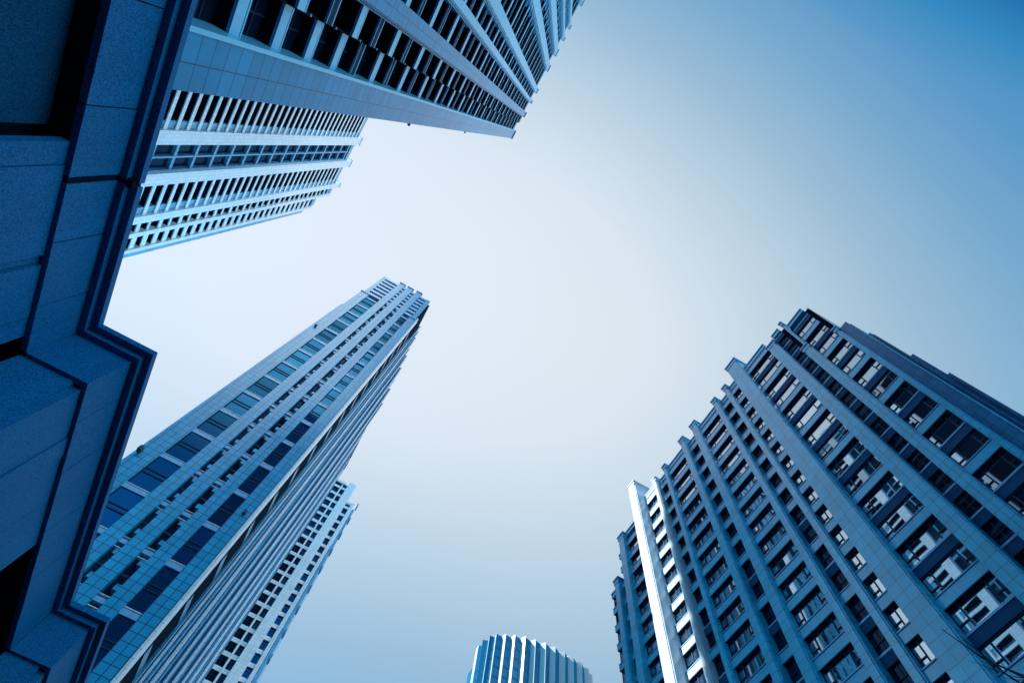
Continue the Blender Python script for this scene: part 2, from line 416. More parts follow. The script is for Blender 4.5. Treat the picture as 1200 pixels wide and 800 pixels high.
# ------------------------------------------------------------------ R: the office block on the right
def build_right_block():
    S = 40.0
    B = thing('office_block', 'blue stone office block with close-set pilasters, mirror windows and one sunlit white strip', 'building', (S, 0, 0), -math.pi / 2)
    zz = lambda r: r * S + CAM_Z
    U = lambda y: -y * S
    roof = 2.050
    per = 0.0804
    wall = MB()
    # body of the building behind the window plane
    def body(ya, yb, zr, v=1.25, depth=26):
        wall.box(U(yb), U(ya), v, depth, 0, zz(zr))
    body(0.0505, 0.148, 1.99); body(0.148, 1.085, roof - 0.012); body(1.085, 1.215, 1.99); body(1.215, 1.285, 1.93, 2.0); body(1.285, 1.335, 1.77, 1.25)
    part('wall', wall, MT['dark'], B)
    # pilasters: y0, y1, front, top, style
    P = [(0.0500, 0.0645, 0.25, 1.735, 't'), (0.1400, 0.1685, 0.0, 1.794, 'w'), (0.1430, 0.1525, 0.35, 2.043, 't'), (0.2065, 0.2440, -0.05, 1.985, 'w'),
         (0.3550, 0.4110, -0.5, 2.125, 'w'), (0.4540, 0.4755, 0.0, 2.072, 't'), (0.5200, 0.5435, 0.0, 2.075, 't'), (0.6480, 0.6820, -0.1, 2.09, 't'),
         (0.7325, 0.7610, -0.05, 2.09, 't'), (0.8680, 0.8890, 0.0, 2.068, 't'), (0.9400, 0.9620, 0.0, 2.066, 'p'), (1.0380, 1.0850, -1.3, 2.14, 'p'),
         (1.1960, 1.2340, -0.2, 1.985, 't'), (1.2720, 1.3020, 0.0, 1.80, 't')]
    for (y0, y1, vf, zt, st) in P:
        w = (y1 - y0) * S; cx = (U(y0) + U(y1)) / 2
        mb = MB()
        ins = 0.16
        mb.box(-w / 2, w / 2, vf + ins, 1.30, 0, zz(zt) - 1.0)
        mb.box(-w / 2 + 0.12, w / 2 - 0.12, vf, vf + ins + 0.02, 0, zz(zt) - 1.0)       # stepped front
        o = part('pilaster', mb, {'w': MT['r_wide'], 't': MT['r_thin'], 'p': MT['r_sunlit']}[st], B, (cx, 0, 0))
        cap = MB().box(-w / 2 - 0.03, w / 2 + 0.03, vf - 0.05, 1.9, zz(zt) - 1.0, zz(zt) - 0.25)
        cap.box(-w / 2 - 0.12, w / 2 + 0.12, vf - 0.16, 2.0, zz(zt) - 0.25, zz(zt))
        part('cap', cap, MT['r_sunlit'] if st == 'p' else MT['r_thin'], o)
    # bays between the pilasters: y0, y1, roof, kind
    bays = [(0.0645, 0.1400, 1.99, 'wide'), (0.1685, 0.2065, roof, 'void'), (0.2440, 0.3550, roof, 'wide'), (0.4110, 0.4540, roof, 'narrow'),
            (0.4755, 0.5200, roof, 'void2'), (0.5435, 0.6480, roof, 'wide'), (0.6820, 0.7325, roof, 'void2'), (0.7610, 0.8680, roof, 'wide'),
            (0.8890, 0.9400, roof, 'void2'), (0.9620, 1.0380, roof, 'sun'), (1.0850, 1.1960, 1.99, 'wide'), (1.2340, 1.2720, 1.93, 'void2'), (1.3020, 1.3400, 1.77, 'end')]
    Wn = Windows(B, 100)
    kinds = {}
    n_lo = 18
    z_base = 1.8298                        # underside of one spandrel
    SPN = Pieces('spandrel', [MT['r_span'], MT['r_spand'], MT['metal'], MT['dark'], MT['r_sunlit']], B)
    for bi, (y0, y1, zr, kind) in enumerate(bays):
        w = (y1 - y0) * S; cx = (U(y0) + U(y1)) / 2
        x0, x1 = U(y1), U(y0)
        vs = 0.42 if kind in ('wide', 'narrow', 'sun', 'end') else 0.75
        # parapet
        part('parapet', MB().box(x0, x1, vs, 1.27, zz(zr) - 0.9, zz(zr) - 0.16).box(x0, x1, vs - 0.12, 1.27, zz(zr) - 0.16, zz(zr)), MT['r_sunlit'] if kind == 'sun' else MT['r_span'], B)
        k = 2
        while True:
            zb = z_base + per * k; zt = zb + 0.0262
            k -= 1
            if zb < -0.02: break
            if zt > zr - 0.03: continue
            dark = False
            if kind in ('wide',) and bi in (0, 2): dark = (k % 2 == 0)
            if kind == 'void': dark = True
            if kind == 'void2' and zb < 1.30: dark = (k % 2 == 0) or zb < 1.0 and bi == 4
            v = vs + (0.22 if dark else 0.0)
            dist = math.sqrt(S * S + ((y0 + y1) / 2 * S) ** 2 + zz(zt) ** 2)
            pc = [(x0, x1, v, v + 0.12, zz(zb), zz(zt) - 0.14, 1 if dark else 4 if kind == 'sun' else 0), (x0, x1, v + 0.12, 1.26, zz(zb) + 0.03, zz(zt) - 0.14, 3), (x0, x1, v - 0.05, 1.24, zz(zt) - 0.06 if not dark else zz(zt) - 0.14, zz(zt) + 0.04, 2)]  # dark backing paints the shade under each spandrel
            if not dark: pc.append((x0, x1, v + 0.08, 1.24, zz(zt) - 0.14, zz(zt) - 0.06, 2))
            SPN.add(w / dist ** 2 * (0.5 if zz(zt) < 22 else 1), *pc)
            # window over this spandrel
            h = (per - 0.0262) * S - 0.04
            if zt + per - 0.0262 > zr: continue
            Wn.add(kind + str(bi), (cx, vs + 0.42 if not kind.startswith('void') else 0.95, zz(zt) + 0.04), w * h / dist ** 2 * (0.3 if kind.startswith('void') else 1.0) * (0.4 if zz(zt) < 22 else 1))
    SPN.build()
    h = (per - 0.0262) * S - 0.05
    for bi, (y0, y1, zr, kind) in enumerate(bays):
        w = (y1 - y0) * S
        key = kind + str(bi)
        fr = MB(); t = 0.07
        if kind.startswith('void'):
            gl = MB().box(-w / 2, w / 2, 0.25, 0.30, 0, h)
            fr.box(-0.03, 0.03, 0.18, 0.25, 0, h); fr.box(-w / 2, w / 2, 0.17, 0.25, h * 0.45, h * 0.45 + 0.06)
            kinds[key] = [('window', gl, MT['g_u']), ('frame', fr, MT['frame'])]
            continue
        gl = MB().box(-w / 2, w / 2, 0.0, 0.05, 0, h)
        fr.box(-w / 2, w / 2, -t, 0, 0, t); fr.box(-w / 2, w / 2, -t, 0, h - t, h)
        fr.box(-w / 2, -w / 2 + t, -t, 0, t, h - t); fr.box(w / 2 - t, w / 2, -t, 0, t, h - t)
        hm = 0.36 * h
        def casement(xa, xb):
            fr.box(xa, xb, -t - 0.01, -0.002, hm, hm + 0.09)
        if kind in ('wide',):
            a = w * 0.20
            fr.box(-w / 2 + a, -w / 2 + a + 0.12, -t, 0, t, h - t); fr.box(w / 2 - a - 0.12, w / 2 - a, -t, 0, t, h - t)
            casement(-w / 2 + t, -w / 2 + a); casement(w / 2 - a, w / 2 - t)
        elif kind in ('narrow', 'sun'):
            a = w * 0.42
            fr.box(-w / 2 + a, -w / 2 + a + 0.10, -t, 0, t, h - t)
            casement(-w / 2 + t, -w / 2 + a)
        kinds[key] = [('window', gl, MT['g_r']), ('frame', fr, MT['frame'])]
    Wn.build(kinds)
    part('end_wall', MB().box(U(0.0505) + 0.001, U(0.0495), 0.95, 25.5, zz(1.70), zz(1.99) - 0.05), MT['r_dark'], B)
    # right-hand end: a set-back dark pier, a pale edge strip and the louvred wing behind it
    e = MB().box(U(0.0500), U(0.0215), 0.9, 24, 0, zz(1.735))
    part('corner_pier', e, MT['r_dark'], B)
    e = MB().box(U(0.0215), U(0.0185), 0.75, 24, 0, zz(1.70)); part('corner_trim', e, MT['r_thin'], B)
    e = MB()
    e.box(U(0.0185), U(0.0125), 1.6, 24, 0, zz(1.63)); e.box(U(0.0125), U(0.0100), 1.3, 24, 0, zz(1.60))
    e.box(U(0.0100), U(0.0020), 2.2, 24, 0, zz(1.45)); e.box(U(0.0020), U(-0.0040), 1.9, 24, 0, zz(1.30))
    part('rear_wing', e, MT['r_dark'], B)
    return B

# ------------------------------------------------------------------ T: the tall tower on the left
def build_left_tower():
    S = 57.0
    B = thing('residential_tower', 'tall slender blue tiled tower with stacked double-height window bands and balconied side', 'building', (0, S, 0), 0)
    zz = lambda r: r * S + CAM_Z
    X = lambda r: r * S
    per = 0.1161; z_ref = 1.9717            # top of a spandrel
    roof = 2.805; crown = 2.46
    body = MB()
    body.box(X(-0.500), X(-0.2105), 1.3, 70, 0, zz(crown)); body.box(X(-0.486), X(-0.2105), 1.3, 66, zz(crown), zz(roof) - 0.6)
    part('wall', body, MT['dark'], B)
    wing = MB().box(X(-0.5120), X(-0.4960), 1.1, 60, 0, zz(2.275)); wing.box(X(-0.5035), X(-0.4925), 0.9, 60, zz(2.275), zz(crown))
    part('side_wing', wing, MT['t_tile'], B)
    P = [(-0.4950, -0.4570, -0.1, crown), (-0.4025, -0.3722, -0.12, roof + 0.012), (-0.3570, -0.3256, -0.10, roof + 0.015), (-0.3055, -0.2767, -0.12, roof + 0.02), (-0.2445, -0.2115, -0.1, crown + 0.0)]
    for (a, c, v, zt) in P:
        w = (c - a) * S
        mb = MB().box(-w / 2, w / 2, v, 1.35, 0, zz(zt))
        o = part('pilaster', mb, MT['t_tile'], B, (X((a + c) / 2), 0, 0))
        cp = MB().box(-w / 2 - 0.15, w / 2 + 0.15, v - 0.15, 1.5, zz(zt), zz(zt) + 0.7); part('cap', cp, MT['t_tile'], o)
    up = MB().box(X(-0.4885), X(-0.4710), 0.2, 1.4, zz(crown), zz(roof)); part('crown_pier', up, MT['t_tile'], B)
    up = MB().box(X(-0.2380), X(-0.2180), 0.2, 1.4, zz(crown), zz(roof)); part('crown_pier', up, MT['t_tile'], B)
    edge = MB().box(X(-0.2105), X(-0.2045), -0.25, 1.2, 0, zz(crown + 0.03)); part('corner_trim', edge, MT['l_white'], B)
    SPN = Pieces('spandrel', [MT['t_span'], MT['l_white']], B); TTH = Pieces('stone_block', [MT['t_tile']], B)
    Wn = Windows(B, 100)
    kinds = {}
    wb = [('band', -0.4570, -0.4025), ('slot', -0.3722, -0.3570), ('slotb', -0.3256, -0.3055), ('bandb', -0.2767, -0.2445)]
    hs = 0.86; P_m = per * S
    k = 4
    while True:
        zt = zz(z_ref + per * k); k -= 1
        if zt < 3: break
        for key, a, c in wb:
            x0, x1 = X(a), X(c); w = x1 - x0
            if zt < zz(crown) + 0.5:
                q = w / (S * S + zt * zt)
                if key.startswith('band'):
                    SPN.add(q, (x0, x1, 0.05, 1.3, zt - hs, zt - 0.2, 0), (x0, x1, 0.25, 1.3, zt - 0.2, zt - 0.1, 1), (x0, x1, 0.0, 1.3, zt - 0.1, zt, 1))
                else:
                    SPN.add(q, (x0, x1, 0.12, 1.3, zt - hs * 0.8, zt - 0.15, 0), (x0, x1, 0.15, 1.3, zt + 0.15, zt + 0.24, 1), (x0, x1, 0.15, 1.3, zt - hs - 0.45, zt - hs - 0.36, 1))
                    tw = w * 0.42
                    TTH.add(q, (x1 - tw, x1, -0.15, 1.3, zt + 0.85, zt + 1.55)); TTH.add(q, (x1 - tw, x1, -0.15, 1.3, zt - hs - 1.5, zt - hs - 0.8))
            if zt + P_m - hs < zz(crown) + 0.4:
                d = math.hypot(S, zt)
                Wn.add(key, ((x0 + x1) / 2, 0.20 if key.startswith('band') else 0.50, zt + 0.01), w * (P_m - hs) / d ** 2)
    SPN.build(); TTH.build()
    # louvred crown
    for key, a, c in (('a', -0.4710, -0.4025), ('b', -0.3722, -0.3570), ('c', -0.3256, -0.3055), ('d', -0.2767, -0.2380)):
        n = 7; z0, z1 = zz(crown), zz(roof) - 0.4
        for i in range(n):
            za = z0 + (z1 - z0) * i / n
            part('crown_louvre', MB().box(X(a), X(c), 0.15, 1.35, za + (z1 - z0) / n * 0.48, za + (z1 - z0) / n * 0.98), MT['t_span'], B)
    H = P_m - hs - 0.03
    for key, a, c in wb:
        w = (c - a) * S
        gl = MB().box(-w / 2, w / 2, 0, 0.06, 0, H)
        fr = MB()
        if key.startswith('band'):
            m = H * 0.50
            fr.box(-w / 2, w / 2, -0.09, -0.003, m - 0.45, m - 0.30); fr.box(-w / 2, w / 2, -0.09, -0.003, m + 0.28, m + 0.43)
            fr.box(-w / 2, -w / 2 + 0.12, -0.08, -0.003, 0, H)
            kinds[key] = [('window', gl, MT['g_t']), ('frame', fr, MT['frame'])]
        else:
            fr.box(-w / 2, w / 2, -0.08, -0.003, H * 0.5, H * 0.5 + 0.3)
            kinds[key] = [('window', gl, MT['g_u']), ('frame', fr, MT['frame'])]
    Wn.build(kinds)
    # side facing the court (+X): dark balcony bay, then closely set fins with dark slots
    xs = X(-0.2105)
    ys = [(7.4, 0.35, 't_tile'), (9.2, 0.55, 'l_white'), (11.0, 0.65, 't_tile'), (13.2, 0.85, 'l_white'), (14.8, 0.75, 'l_white'), (17.6, 0.65, 't_tile'), (20.0, 1.0, 'l_white'), (21.6, 0.9, 't_tile'),
          (24.6, 1.25, 'l_white'), (26.2, 1.2, 'l_white'), (29.5, 0.95, 't_tile'), (33.0, 1.25, 'l_white'), (35.0, 1.15, 'l_white'), (39.0, 1.1, 't_tile'), (43.0, 1.0, 'l_white'), (45.5, 0.9, 'l_white'),
          (50.0, 0.8, 't_tile'), (54.0, 0.85, 'l_white'), (59.0, 0.6, 'l_white'), (66.0, 0.3, 't_tile')]
    for y, pr, mt in ys:
        top = roof if y > 9 and y < 40 else crown + (0.05 if y < 9 else 0.12)
        f_ = part('fin', MB().box(xs - 0.3, xs + pr - 0.22, y - 0.25, y + 0.25, 0, zz(top)), MT['r_dark'], B)  # dark tile puts the side shade into the fin's colour
        part('lit_edge', MB().box(xs + pr - 0.22, xs + pr, y - 0.27, y + (0.02 if mt == 'l_white' else 0.2), 0, zz(top) + 0.3), MT['t_tile'] if mt == 't_tile' else MT['l_white'], f_)  # pale strip paints the lit front edge of the fin
    yy = [p[0] for p in ys]
    for i in range(len(yy) - 1):
        part('side_wall', MB().box(xs - 0.2, xs + 0.12, yy[i] + 0.45, yy[i + 1] - 0.45, 0, zz(crown + 0.1)), MT['r_dark'], B)  # dark tile paints the shade in the slots between fins
    k = 4
    while True:
        zt = zz(z_ref + per * k); k -= 1
        if zt < 3: break
        if zt > zz(crown): continue
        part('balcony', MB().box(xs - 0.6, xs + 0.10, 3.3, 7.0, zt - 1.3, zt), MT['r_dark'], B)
    part('flood_lamp', MB().box(-0.25, 0.25, -0.7, 0.0, -0.35, 0.35), MT['lamp'], B, (X(-0.4935), -0.1, zz(1.012)))
    part('flood_lamp', MB().box(-0.2, 0.2, -0.5, 0.0, -0.3, 0.3), MT['lamp'], B, (X(-0.4870), -0.1, zz(1.93)))
    part('flood_lamp', MB().box(-0.2, 0.2, -0.45, 0.0, -0.3, 0.3), MT['lamp'], B, (X(-0.2250), -0.1, zz(0.985)))
    return B

# ------------------------------------------------------------------ L: pale tower behind the left one
def build_pale_tower():
    S = 140.0
    B = thing('apartment_tower', 'pale tower with square windows in white frames, standing behind the tiled tower', 'building', (0, S, 0), 0)
    zz = lambda r: r * S + CAM_Z
    X = lambda r: r * S
    per = 0.0284; z_ref = 1.0977
    roofA, roofB = 1.232, 1.172
    body = MB().box(X(-0.34), X(-0.0500), 1.2, 40, 0, zz(roofA) - 1.0); body.box(X(-0.0500), X(-0.0290), 1.2, 38, 0, zz(roofB) - 1.0)
    part('wall', body, MT['dark'], B)
    P = [(-0.130, -0.1005, 0.0, roofA), (-0.0655, -0.0455, -0.4, roofA + 0.003), (-0.0335, -0.0260, 0.0, roofB + 0.001), (-0.0250, -0.0190, 1.2, roofB - 0.01)]
    for i, (a, c, v, zt) in enumerate(P):
        w = (c - a) * S
        part('pilaster', MB().box(-w / 2, w / 2, v, 1.3 if i < 3 else 30, 0, zz(zt)), MT['l_white'] if i in (1, 2) else MT['v_blue'], B, (X((a + c) / 2), 0, 0))
    part('mullion', MB().box(X(-0.0800), X(-0.0765), 0.05, 1.25, 0, zz(roofA) - 2), MT['l_white'], B)
    SPN = Pieces('spandrel', [MT['l_white'], MT['dark']], B)
    Wn = Windows(B, 100); kinds = {}
    cols = [('a', -0.1005, -0.0800), ('b', -0.0765, -0.0655), ('c', -0.0455, -0.0335)]
    k = 4
    while True:
        zt = z_ref + per * k; k -= 1
        if zt < 0.30: break
        for key, a, c in cols:
            if key == 'c' and zt > roofB - 0.01: continue
            SPN.add((c - a) / (1 + zt * zt), (X(a), X(c), 0.3, 0.5, zz(zt) - 1.15, zz(zt)), (X(a), X(c), 0.5, 1.25, zz(zt) - 1.10, zz(zt) - 0.05, 1))  # dark slab behind the white face paints its shaded underside
            Wn.add(key, (X((a + c) / 2), 0.75, zz(zt) + 0.02), (c - a) / (1 + zt * zt))
        if k % 2 == 0: part('bracket', MB().box(X(-0.0190), X(-0.0160), 0.8, 3.0, zz(zt) - 0.9, zz(zt) + 0.6), MT['v_blue'], B)
    for (a, c, zr) in ((-0.1005, -0.0655, roofA), (-0.0455, -0.0335, roofB)):
        part('parapet', MB().box(X(a), X(c), 0.2, 1.3, zz(zr) - 1.2, zz(zr)), MT['l_white'], B)
    SPN.build()
    H = per * S - 1.2
    for key, a, c in cols:
        w = (c - a) * S
        fr = MB().box(-0.06, 0.06, -0.08, -0.003, 0, H); fr.box(-w / 2, w / 2, -0.08, -0.003, H * 0.62, H * 0.62 + 0.1)
        kinds[key] = [('window', MB().box(-w / 2, w / 2, 0, 0.06, 0, H), MT['g_t']), ('frame', fr, MT['frame'])]
    Wn.build(kinds)
    return B

# ------------------------------------------------------------------ U: the huge tower overhead, top left
def build_overhead_tower():
    S = 12.7
    B = thing('ribbed_tower', 'huge dark tower overhead with tiled corner panel, pale ribs and black window slots', 'building', (-S, 0, 0), math.pi / 2)
    zz = lambda r: r * S + CAM_Z
    U = lambda y: y * S
    roof = zz(12.25); per = 0.2605 * S
    body = MB().box(U(-3.2), 4.75, 1.5, 24, 0, roof - 1.5)
    part('wall', body, MT['dark'], B)
    # corner panel: two columns of tiles with a raised edge moulding
    w0, w1 = U(0.2260), U(0.3860); wc = U(0.3080)
    mb = MB().box(w0 - wc, w1 - wc, 0.0, 1.6, 0, roof - 0.8); mb.box(w1 - wc - 0.02, w1 - wc + 0.02, 0.05, 23, 0, roof - 0.8)
    o = part('corner_panel', mb, MT['u_tile'], B, (wc, 0, 0))
    part('edge_moulding', MB().box(U(0.2105), U(0.2255), -0.06, 1.6, 0, roof - 0.5), MT['u_span'], B)
    cp = MB().box(w0 - wc - 0.1, w1 - wc + 0.1, -0.2, 1.5, roof - 0.8, roof + 0.4); part('cap', cp, MT['u_tile'], o)
    P = [(-0.1870, -0.0930), (-0.4380, -0.3870), (-0.6850, -0.6000), (-1.1650, -1.0500), (-1.4850, -1.3600), (-1.7250, -1.6650), (-1.9600, -1.8900), (-2.45, -2.33)]
    for i, (a, c) in enumerate(P):
        w = (c - a) * S
        mb = MB().box(-w / 2, w / 2, -0.25, 1.6, 0, roof)
        mb.box(w / 2, w / 2 + 0.09, -0.05, 1.6, 0, roof - 0.5); mb.box(w / 2 + 0.09, w / 2 + 0.14, 0.25, 1.6, 0, roof - 0.6); mb.box(w / 2 + 0.14, w / 2 + 0.2, 0.1, 1.6, 0, roof - 0.6)
        if i > 2: mb.box(w / 2 + 0.2, w / 2 + 0.5, 0.6, 1.6, 0, roof - 1)
        o = part('rib', mb, MT['u_span'] if i else MT['u_tile'], B, (U((a + c) / 2), 0, 0))
        part('cap', MB().box(-w / 2 - 0.1, w / 2 + 0.1, -0.4, 1.0, roof, roof + 0.9), MT['u_span'], o)
    Wn = Windows(B, 100); kinds = {}
    bays = [('a', 0.055, 0.2105, 0.5), ('b', -0.0770, 0.055, 0.0), ('c', -0.3870, -0.1870, 0.2), ('d', -0.6000, -0.4380, 0.2), ('e', -1.0500, -0.6850, 0.2), ('f', -1.3600, -1.1650, 0.3), ('g', -1.665, -1.485, 0.3), ('h', -1.89, -1.725, 0.3), ('i', -2.33, -1.96, 0.3)]
    SPN = Pieces('spandrel', [MT['u_span'], MT['u_spand'], MT['dark']], B)
    BRK = Pieces('bracket', [MT['metal']], B)
    z_ref = zz(1.563)
    for key, a, c, vo in bays:
        x0, x1 = U(a), U(c)
        if key == 'b': x0 = U(-0.0770)
        for k in range(-2, 46):
            zb = z_ref + per * k
            if zb < 4 or zb > roof - 3: continue
            alt = (k % 2 == 1) and key != 'a' or (k % 2 == 1 and k > 3)
            v = 0.10 + vo + (0.12 if alt else 0)
            hgt = 0.70
            d = math.sqrt(S * S + zb * zb + ((a + c) / 2 * S) ** 2)
            pc = [(x0, x1, v, v + 0.14, zb, zb + hgt, 1 if alt else 0), (x0, x1, v + 0.14, 1.55, zb + 0.03, zb + hgt, 2), (x0, x1, v + 0.02, v + 0.14, zb + hgt + 0.10, zb + hgt + 0.20, 0)]  # dark slab behind the panel stands in for soffit shade
            if alt: pc.append((x0, x1, v - 0.06, v + 0.06, zb - 0.06, zb - 0.002, 0))
            vis = 0.2 if zb < 18 or a < -1.0 and zb < 60 else 1.0
            SPN.add(vis * (x1 - x0) / d ** 3, *pc)
            if key == 'b': BRK.add(1 / d, (x1 - 0.06, x1 + 0.06, v + 0.1, v + 1.1, zb + hgt + 0.9, zb + hgt + 1.0))
            Wn.add(key, ((x0 + x1) / 2, 1.30, zb + hgt + 0.22), vis * (x1 - x0) / d ** 3)
        part('parapet', MB().box(x0, x1, 0.1 + vo, 1.55, roof - 1.4, roof - 0.6), MT['u_span'], B)
    SPN.build(); BRK.build()
    part('partition', MB().box(U(0.050), U(0.060), 0.55, 1.5, 0, roof - 1.4), MT['dark'], B)
    H = per - 0.93
    for key, a, c, vo in bays:
        w = (c - a) * S
        fr = MB().box(-0.04, 0.04, -0.06, -0.003, 0, H); fr.box(-w / 2, w / 2, -0.06, -0.003, H * 0.6, H * 0.6 + 0.06)
        kinds[key] = [('window', MB().box(-w / 2, w / 2, 0, 0.05, 0, H), MT['g_u']), ('frame', fr, MT['frame'])]
    Wn.build(kinds)
    for zr in (4.25, 6.7):
        part('wall_lamp', MB().tube([(0, 0, -0.14), (0, 0, -0.05), (0, 0, 0.08), (0, 0, 0.14)], [0.06, 0.14, 0.14, 0.05], 10).box(-0.3, 0.0, -0.03, 0.03, -0.03, 0.03), MT['lamp'], B, (U(0.386) + 0.32, 0.6, zz(zr)))
    return B

# ------------------------------------------------------------------ V: pale slab block on the far left
def build_slab_block():
    S = 59.6; rot = math.radians(4.0)
    B = thing('slab_block', 'pale slab tower with dense horizontal floor bands between smooth white piers, behind the granite cornice', 'building', (-S * math.cos(rot), -S * math.sin(rot), 0), math.pi / 2 + rot)
    zz = lambda r: r * S + CAM_Z
    U = lambda y: y * S
    body = MB()
    body.box(U(0.2), U(0.953), 1.6, 26, 0, zz(3.30)); body.box(U(0.953), U(1.035), 1.6, 24, 0, zz(3.20)); body.box(U(1.035), U(1.060), 0.9, 20, 0, zz(2.95))
    part('wall', body, MT['dark'], B)
    P = [(0.3600, 0.4000, 3.30), (0.5900, 0.6370, 3.34), (0.7370, 0.7790, 3.36), (0.8900, 0.9180, 3.36)]
    for a, c, zt in P:
        w = (c - a) * S
        o = part('pier', MB().box(-w / 2, w / 2, -0.5, 1.7, 0, zz(zt)), MT['v_white'], B, (U((a + c) / 2), 0, 0))
        part('cap', MB().box(-w / 2 - 0.12, w / 2 + 0.12, -0.7, 1.7, zz(zt), zz(zt) + 0.6), MT['v_white'], o)
    for a, c, zt in ((0.957, 0.973, 3.30), (1.0220, 1.0360, 3.10)):
        part('pier', MB().box(U(a), U(c), -0.3, 1.7, 0, zz(zt)), MT['v_white'], B)
    part('end_panel', MB().box(U(1.0365), U(1.0600), 0.3, 20, 0, zz(3.02)), MT['v_blue'], B)
    SLB = Pieces('floor_band', [MT['v_white'], MT['dark']], B); GRD = Pieces('grid_frame', [MT['v_blue']], B); BAS = Pieces('balcony_wall', [MT['v_blue']], B)
    per = 0.0530 * S; z_ref = zz(1.640)
    Wn = Windows(B, 100); kinds = {}
    bands = [('fin', 0.400, 0.590), ('grid', 0.637, 0.737), ('fin', 0.779, 0.890), ('pair', 0.918, 0.957), ('end', 0.973, 1.022)]
    for bi, (kind, a, c) in enumerate(bands):
        x0, x1 = U(a), U(c)
        for k in range(-14, 33):
            zb = z_ref + per * k
            if zb > zz(3.24 if kind != 'end' else 3.06): continue
            d = math.sqrt(S*S + zb*zb + ((a + c) / 2 * S) ** 2)
            vis = 1.0 if zb > 1.5 * S else 0.1
            if kind == 'fin':
                SLB.add(1.5 * vis / d, (x0, x1, -0.15, 0.05, zb, zb + 0.95), (x0, x1, 0.05, 1.65, zb + 0.05, zb + 0.90, 1)); BAS.add(vis / d, (x1 - 1.6, x1, 0.1, 1.6, zb + 0.95, zb + per))  # dark slab paints the floor band's underside as shaded
                Wn.add('fin%d' % bi, ((x0 + x1) / 2, 0.95, zb + 0.96), vis * 0.5 / d)
            elif kind == 'grid':
                if k % 2 == 0:
                    GRD.add(vis / d, (x0, x1, 0.25, 1.65, zb, zb + 0.75))
                    Wn.add('grida', (x0 + (x1 - x0) * 0.27, 0.95, zb + 0.76), vis * 2 / d); Wn.add('gridb', (x0 + (x1 - x0) * 0.73, 0.95, zb + 0.76), vis * 2 / d)
            elif kind == 'pair':
                SLB.add(vis / d, (x0, x1, 0.0, 0.2, zb, zb + 1.0 if k % 2 else zb + 0.6), (x0, x1, 0.2, 1.65, zb + 0.05, zb + 0.55, 1))
                Wn.add('pair', ((x0 + x1) / 2, 0.95, zb + 1.01), vis / d)
            else:
                SLB.add(vis / d, (x0, x1, 0.0, 0.2, zb, zb + 1.35), (x0, x1, 0.2, 1.65, zb + 0.05, zb + 1.30, 1))
                Wn.add('end', ((x0 + x1) / 2, 0.95, zb + 1.36), vis / d)
    x0, x1 = U(0.637), U(0.737)
    for q in (0.02, 0.5, 0.98):
        cx = x0 + (x1 - x0) * q
        part('grid_post', MB().box(cx - 0.18, cx + 0.18, 0.2, 1.65, 0, zz(3.27)), MT['v_blue'], B)
    SLB.build(); GRD.build(); BAS.build()
    for kind, a, c in bands: part('parapet', MB().box(U(a), U(c), 0.1, 1.7, zz(3.26 if kind != 'end' else 3.08), zz(3.30 if kind != 'end' else 3.12)), MT['v_blue'], B)
    # sunlit balconies on the far end
    for k in range(-14, 19):
        zb = z_ref + per * k
        part('end_balcony', MB().box(U(1.060), U(1.078), 1.2, 9.0, zb, zb + 1.2).box(U(1.060), U(1.084) if k % 2 else U(1.074), 2.0, 7.0, zb + 1.2, zb + per), MT['v_white'], B)
    gw = lambda w, h: MB().box(-w / 2, w / 2, 0, 0.06, 0, h)
    for bi, (kind, a, c) in enumerate(bands):
        w = U(c) - U(a)
        if kind == 'fin': kinds['fin%d' % bi] = [('window', gw(w, per - 0.97), MT['g_v'])]
        if kind == 'grid':
            kinds['grida'] = [('window', gw(w * 0.42, per * 2 - 0.78), MT['g_v'])]; kinds['gridb'] = kinds['grida']
        if kind == 'pair': kinds['pair'] = [('window', gw(w, per - 1.03), MT['g_v'])]
        if kind == 'end': kinds['end'] = [('window', gw(w, per - 1.38), MT['g_v'])]
    Wn.build(kinds)
    return B

